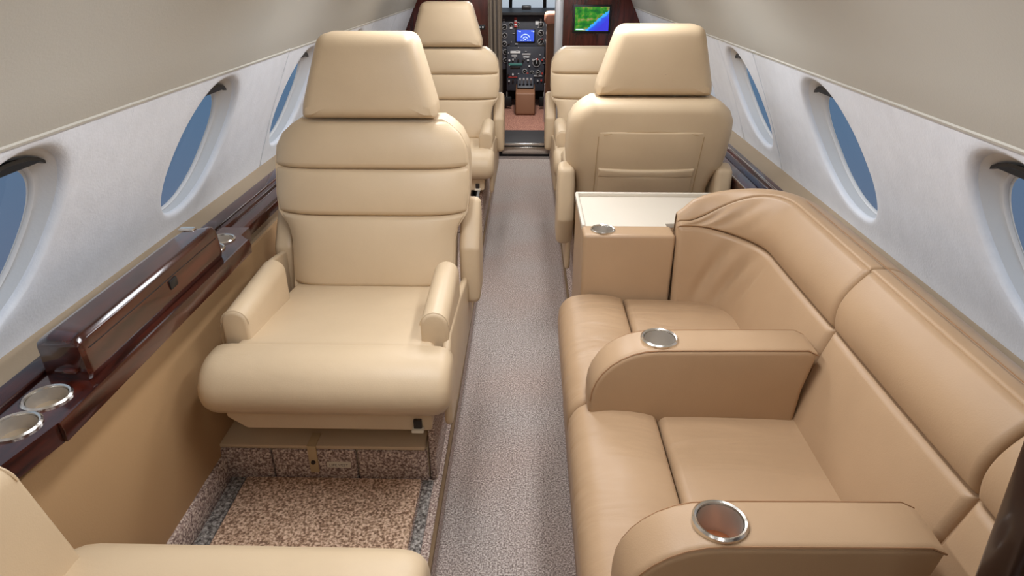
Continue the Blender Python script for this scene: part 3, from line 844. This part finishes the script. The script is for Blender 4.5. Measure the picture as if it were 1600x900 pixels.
    # pedestal
    part(box('pedestal', -.15, .15, -.25, .12, .05, .26, M['dkmetal'], None, .008))
    return T

make_seat('executive_seat', (-.416, 1.60, PZ), 0, 'nearest aft-facing cream leather seat, full front view with belt strap on its carpeted base', 1)
make_seat('executive_seat', (-.405, 3.33, PZ), 0, 'cream leather seat at the far left, beside the mahogany bulkhead, behind the nearest one', 1)
make_seat('executive_seat', (.395, 2.325, PZ), PI, 'forward-facing cream leather seat seen from behind, with a pocket in its back', 1)
make_seat('executive_seat', (.385, 3.36, PZ), 0, 'cream leather seat without headrest below the map monitor', -1, head=False)
make_seat('executive_seat', (-.395, .20, PZ), PI, 'cream leather seat cut off by the bottom left edge of the picture', -1, tall_arm=True, base=False)

# ================================================================== FOOTWELL MAT between the left seats
mt = empty('carpet_mat', (-.47, .95, PZ)); tag(mt, 'speckled brown carpet mat on the floor between the two nearest left seats', 'carpet mat')
under(box('pile', -.700, -.255, .55, 1.262, PZ + .001, PZ + .016, M['mat'], None, .007, 3), mt)
under(box('braided_edge', -.251, -.226, .55, 1.262, PZ + .001, PZ + .010, M['braid'], None, .003), mt)
under(box('braided_edge', -.738, -.704, .55, 1.262, PZ + .001, PZ + .010, M['braid'], None, .003), mt)

# ================================================================== LEFT WOOD LEDGE
lg = empty('wood_ledge', (-.76, 1.15, H - .62)); tag(lg, 'glossy dark mahogany ledge with four metal cup holders along the left wall', 'ledge')
LZ = H - .614
out = [(-.835, .40), (-.752, .40), (-.722, .66), (-.700, .775), (-.700, 1.515), (-.728, 1.545), (-.728, 1.60), (-.835, 1.60)]
holes = [((-.757, .765), .030), ((-.757, .838), .030), ((-.765, 1.450), .028), ((-.765, 1.512), .028)]
under(hole_top('ledge_top', out, holes, LZ, M['wood'], None, .036), lg)
fr = [(-.697, .778), (-.697, 1.513)]
under(prism('front_lip', [(-.700, LZ - .034), (-.694, LZ - .034), (-.692, LZ - .014), (-.696, LZ + .001), (-.700, LZ + .001)], 'y', .775, 1.515, M['wood'], None, .001), lg)
for (c, r) in holes:
    ch = cup_holder('cup_holder', (c[0], c[1], LZ), r * 1.22, .034, None); under(ch, lg)
# slim forward continuation with a groove
under(prism('forward_rail', rpoly([(-.83, LZ - .03), (-.735, LZ - .03), (-.735, LZ - .004), (-.745, LZ), (-.775, LZ), (-.779, LZ - .010), (-.790, LZ - .010), (-.794, LZ), (-.83, LZ + .004)], .002, 2), 'y', 1.60, YF - .01, M['wood'], None, .001), lg)
under(prism('back_strip', rpoly([(-.840, LZ - .02), (-.806, LZ - .02), (-.806, LZ + .006), (-.840, LZ + .012)], .003, 2), 'y', .40, YF - .02, M['wood'], None, .001), lg)
# raised compartment with a hinged lid
bxo = [(-.802, LZ), (-.716, LZ), (-.713, LZ + .012), (-.717, LZ + .070), (-.726, LZ + .079), (-.777, LZ + .078), (-.802, LZ + .064)]
bxo = rpoly(bxo, [0, .003, .004, .006, .008, .008, .004], 4)
n = len(bxo); rings = []
ccx = -.760
for (y, k) in ((.888, .90), (.892, .96), (.900, .99), (.915, 1.0), (1.385, 1.0), (1.398, .99), (1.405, .96), (1.408, .90)):
    rings.append([(ccx + (p[0] - ccx) * k, y + (.012 * (1 - (p[0] + .802) / .09) if y < 1 else -.05 * max(0, (-.735 - p[0]) / .08)), LZ + (p[1] - LZ) * k) for p in bxo])
cb = under(loft('compartment', rings, M['wood'], None, sharp=45), lg)
def cbp(o): return under(o, cb)
cbp(box('lid_gap', -.7220, -.7150, .905, 1.39, LZ + .0530, LZ + .0545, M['black'], None, 0))
cbp(box('latch', -.7205, -.7115, 1.165, 1.195, LZ + .030, LZ + .050, M['black'], None, .003))
cbp(box('end_pull', -.772, -.735, .884, .897, LZ + .012, LZ + .022, M['wood'], None, .004))
cbp(box('end_vent', -.790, -.755, 1.372, 1.392, LZ + .0755, LZ + .0815, M['chrome'], None, .003))

# ================================================================== RIGHT WOOD LEDGE (behind the divan, beside the right seats)
rl = empty('wood_ledge', (.76, 3.2, H - .62)); tag(rl, 'dark wood ledge with bright inlay lines and a painted purple reflection beside the right-hand seats', 'ledge')
RZ = H - .618
under(prism('ledge_body', rpoly([(.69, RZ - .05), (.810, RZ - .05), (.810, RZ - .01), (.785, RZ - .01), (.778, RZ - .02), (.742, RZ - .02), (.735, RZ - .01), (.69, RZ - .01)], .002, 2), 'y', 1.80, YF - .01, M['wood'], None, .001), rl)
under(box('inlay_strip', .786, .789, 1.80, YF - .05, RZ - .012, RZ - .007, M['chrome'], None, .001), rl)
under(box('inlay_strip', .692, .695, 1.80, YF - .05, RZ - .012, RZ - .007, M['chrome'], None, .001), rl)
under(box('reflection_strip', .748, .772, 1.80, YF - .05, RZ - .021, RZ - .017, mat('painted_reflection', rgb(40, 34, 54), .12, .2), None, .001), rl)  # purple reflection on the wood, put in as the strip's own colour

# ================================================================== DIVAN
DV = empty('divan', (.40, 1.0, PZ)); tag(DV, 'camel leather side-facing divan with curved corner back along the right wall', 'divan')
def dvp(o, p=None):
    return under(o, p or DV)
SZ = H - .80                                     # seat height
CUTS = [(.445, .632), (.636, 1.100), (1.104, 1.585)]
# base
dvp(box('base', .115, .70, .445, 1.588, PZ + .001, SZ - .08, M['sofa'], None, .01))
for i, (ya, yb_) in enumerate(CUTS):
    # front bolster
    pf = [(.128, .16), (.112, .22), (.098, .32), (.092, .385), (.095, .42), (.107, .442), (.128, .455), (.165, .462), (.205, .461), (.245, .455), (.268, .446)]
    tot = [0]
    for p, q in zip(pf, pf[1:]): tot.append(tot[-1] + math.hypot(q[0] - p[0], q[1] - p[1]))
    def P(s, t, ya=ya, yb_=yb_):
        d = t * tot[-1]
        x = interp(list(zip(tot, [p[0] for p in pf])), d); z = interp(list(zip(tot, [p[1] for p in pf])), d)
        return (x, lerp(yb_, ya, s), z)
    dvp(patch('seat_bolster', P, yb_ - ya, tot[-1], M['sofa_wr'], r=.014, puff=.004, ns=12, nt=26))
    def P(s, t, ya=ya, yb_=yb_): return (lerp(.268, .60, t), lerp(yb_, ya, s), lerp(.448, .440, t))
    dvp(patch('seat_cushion', P, yb_ - ya, .332, M['sofa_wr'], r=.016, puff=.008, ns=16, nt=14, tuck=(1, 1, 1, 0)))
# back: plan path, straight along the wall then round the corner to the console
CX, CY, RR = .432, 1.465, .10
ARC = RR * PI / 2; Y_END = .445
STR = CY - Y_END; ENDL = .038; TOT = STR + ARC + ENDL
def path(d):
    """point on the seat/back line and outward normal at arc length d (from the aft end)"""
    if d < STR: return Vector((CX + RR, Y_END + d)), Vector((1, 0))
    if d < STR + ARC:
        a = (d - STR) / RR; return Vector((CX + RR * math.cos(a), CY + RR * math.sin(a))), Vector((math.cos(a), math.sin(a)))
    return Vector((CX - (d - STR - ARC), CY + RR)), Vector((0, 1))
def kk(d): return sm(STR - .02, STR + ARC + .01, d)
def seam(d):
    k = kk(d); return lerp(.058, .030, k), lerp(H - .622, H - .598, k ** 2)
def ridge(d):
    k = kk(d); return lerp(.100, .040, k ** 1.6), lerp(H - .493, H - .588, k ** 2.2)
def rear(d):
    k = kk(d); e_ = sm(TOT - .09, TOT + .005, d); return lerp(.205, .115, k) - .03 * e_, lerp(H - .535, H - .545, k ** 2) - .042 * e_ ** 1.5
def at(d, n, z):
    p, w = path(d); q = p + w * n; return (q.x, q.y, z)
SECT = [(0, .660 - Y_END - .002), (.660 - Y_END + .002, 1.102 - Y_END - .002), (1.102 - Y_END + .002, TOT)]
def crease(s, t):
    d = 0
    for (c, w, a) in ((.74, .020, .016), (.83, .018, .015), (.66, .016, .007)):
        x = s - c + .14 * (t - .5)
        d -= a * math.exp(-(x / w) ** 2) * max(0, math.sin(PI * min(1, max(0, (t - .10) / .85)))) ** .8
    return d
for i, (d0, d1) in enumerate(SECT):
    last = i == 2; ns = 46 if last else 14
    def P(s, t):
        d = lerp(d1, d0, s); n1, z1 = seam(d); return at(d, lerp(0, n1, t), lerp(SZ - .03, z1, t))
    # s runs forward->aft so that normals face the seat
    ex = (lambda s, t: crease(1 - s, t) if s < .62 else 0) if last else None
    dvp(patch('lower_back', P, d1 - d0, .21, M['sofa'], r=.014, puff=.010, ns=ns, nt=16, tuck=(1, 1, 0, 1), extra=(lambda s, t: crease(1 - s - .02, t)) if last else None))
    def P(s, t):
        d = lerp(d1, d0, s); n0, z0 = seam(d); n1, z1 = ridge(d)
        bul = .022 * math.sin(PI * t) * (1 - kk(d))
        return at(d, lerp(n0, n1, t) - bul, lerp(z0, z1, t))
    dvp(patch('upper_back', P, d1 - d0, .135, M['sofa'], r=.012, puff=.004, ns=ns, nt=14, tuck=(1, 1, 1, 1), extra=(lambda s, t: crease(1 - s - .06, t) * .5) if last else None))
    def P(s, t):
        d = lerp(d1, d0, s); n0, z0 = ridge(d); n1, z1 = rear(d)
        k = kk(d)
        z = lerp(z0, z1, t) + .016 * math.sin(PI * min(1, t * 1.0)) * (1 + .9 * k) * (1 - .5 * sm(TOT - .05, TOT, d))
        if t > .8: z -= .05 * (t - .8) / .2
        return at(d, lerp(n0, n1, t), z)
    dvp(patch('top_band', P, d1 - d0, .11, M['sofa'], r=.006, puff=.0, ns=ns, nt=12, tuck=(1, 1, 1, 0)))
# solid core behind the panels
rings = []
K = 60
for k in range(K + 1):
    d = lerp(0.003, TOT - .004, k / K); n1, z1 = seam(d); n2, z2 = ridge(d); n3, z3 = rear(d)
    rings.append([at(d, .013, PZ + .1), at(d, .013, SZ), at(d, n1 + .013, z1), at(d, n2 + .012, z2 - .008), at(d, n3 - .01, z3 - .010), at(d, n3 - .004, PZ + .1)])
dvp(loft('back_core', rings, M['sofa'], None))
# stitched seam along the ridge of the top band
dvp(tube('ridge_stitch', [at(d, ridge(d)[0] + .020, ridge(d)[1] + .0075) for d in [STR * k / 30 for k in range(31)]], .0009, M['stitch'], None, 5))

# arms with cup holders
for (ya, cup, cx_, xe) in ((1.058, 'alu', .262, 0), (.592, 'copper', .257, -.026)):
    th = .086; tz = H - .648
    pts = [(.128, SZ - .05), (.128, SZ + .035)]
    for k in range(1, 9):
        a = PI / 2 * k / 8; pts.append((.128 + .125 * (1 - math.cos(a)), SZ + .035 + (tz - SZ - .035) * math.sin(a)))
    pts += [(.30, tz + .001), (.42, tz + .003), (.535 + xe, tz + .004), (.555 + xe, tz - .006), (.54 + xe, SZ + .06), (.535 + xe * .5, SZ - .05)]
    A = dvp(prism('divan_arm', pts, 'y', ya, ya + th, M['sofa'], None, .012, 4))
    def ap(o): return under(o, A)
    for yy in (ya + .004, ya + th - .004):
        ap(tube('arm_stitch', [(p[0] + (.0 if j > 8 else .003), yy, p[1] - (.0025)) for j, p in enumerate(pts[1:-2])], .0016, M['stitch'], None, 5))
    c = (cx_, ya + th / 2, tz + .0015)
    cut(A, c, .0300, .05)
    ap(cup_holder('cup_holder', c, .0365, .045, None, cup))

# ================================================================== SIDE CONSOLE between the divan and the right seat
CN = empty('side_console', (.27, 1.77, PZ)); tag(CN, 'tan side console with ivory top and one cup holder at the divan head', 'console')
def cnp(o, p=None): return under(o, p or CN)
KZ = H - .625
fb = cnp(box('front_box', .152, .392, 1.592, 1.668, PZ + .02, KZ, M['sofa'], None, .010, 4))
co = [(.156, 1.669), (.386, 1.669), (.386, 1.705), (.62, 1.725), (.62, 1.945), (.156, 1.945)]
cnp(prism('console_body', co, 'z', PZ + .02, KZ - .022, M['sofa'], None, .003))
cnp(prism('ivory_top', [(x - .002 if x < .2 else x, y) for x, y in co], 'z', KZ - .022, KZ - .008, M['tray'], None, .002))
cnp(box('top_rim', .154, .62, 1.936, 1.95, KZ - .010, KZ + .004, M['tray'], None, .003))
cnp(box('top_rim', .152, .162, 1.664, 1.95, KZ - .010, KZ + .002, M['tray'], None, .003))
cut(fb, (.205, 1.630, KZ), .027, .055)
cnp(cup_holder('cup_holder', (.205, 1.630, KZ + .0005), .033, .05, None))

# ================================================================== ADDED CEILING LAMPS (out of view, put in to light the cabin, layout made up)
i = 0
for y, pw in ((-.10, .22), (0.95, .82), (2.05, .95), (3.15, .45), (4.2, .42)):
    for x in (-.24, .225):
        i += 1
        zc = H + .125
        lm = empty('added_ceiling_lamp', (x, y, zc))
        side = 'left' if x < 0 else 'right'
        tag(lm, '%s added flush strip lamp in the %s half of the headliner' % (('aftmost', 'second', 'middle', 'fourth', 'foremost')[(i - 1) // 2], side), 'lamp', 'added strip lamps')
        def lpp(o): return under(o, lm)
        lpp(box('housing', x - .07, x + .07, y - .30, y + .30, zc - .01, zc + .012, M['ceil'], None, .004))
        lpp(box('lens', x - .05, x + .05, y - .28, y + .28, zc - .014, zc - .009, M['lamp'], None, .002))
        ld = bpy.data.lights.new('added_lamp_light', 'AREA'); ld.shape = 'RECTANGLE'; ld.size = .10; ld.size_y = .56; ld.energy = LAMP * pw; ld.color = LAMP_COL
        lo = bpy.data.objects.new('added_lamp_light', ld); COL.objects.link(lo); lo.location = (x, y, zc - .02); lpp(lo)
ld = bpy.data.lights.new('cockpit_fill_light', 'AREA'); ld.shape = 'DISK'; ld.size = .2; ld.energy = 14; ld.color = (1, .97, .93)  # unseen light added to brighten the cockpit, without any fixture
lo = bpy.data.objects.new('cockpit_fill_light', ld); COL.objects.link(lo); lo.location = (0, 5.4, H + .09)
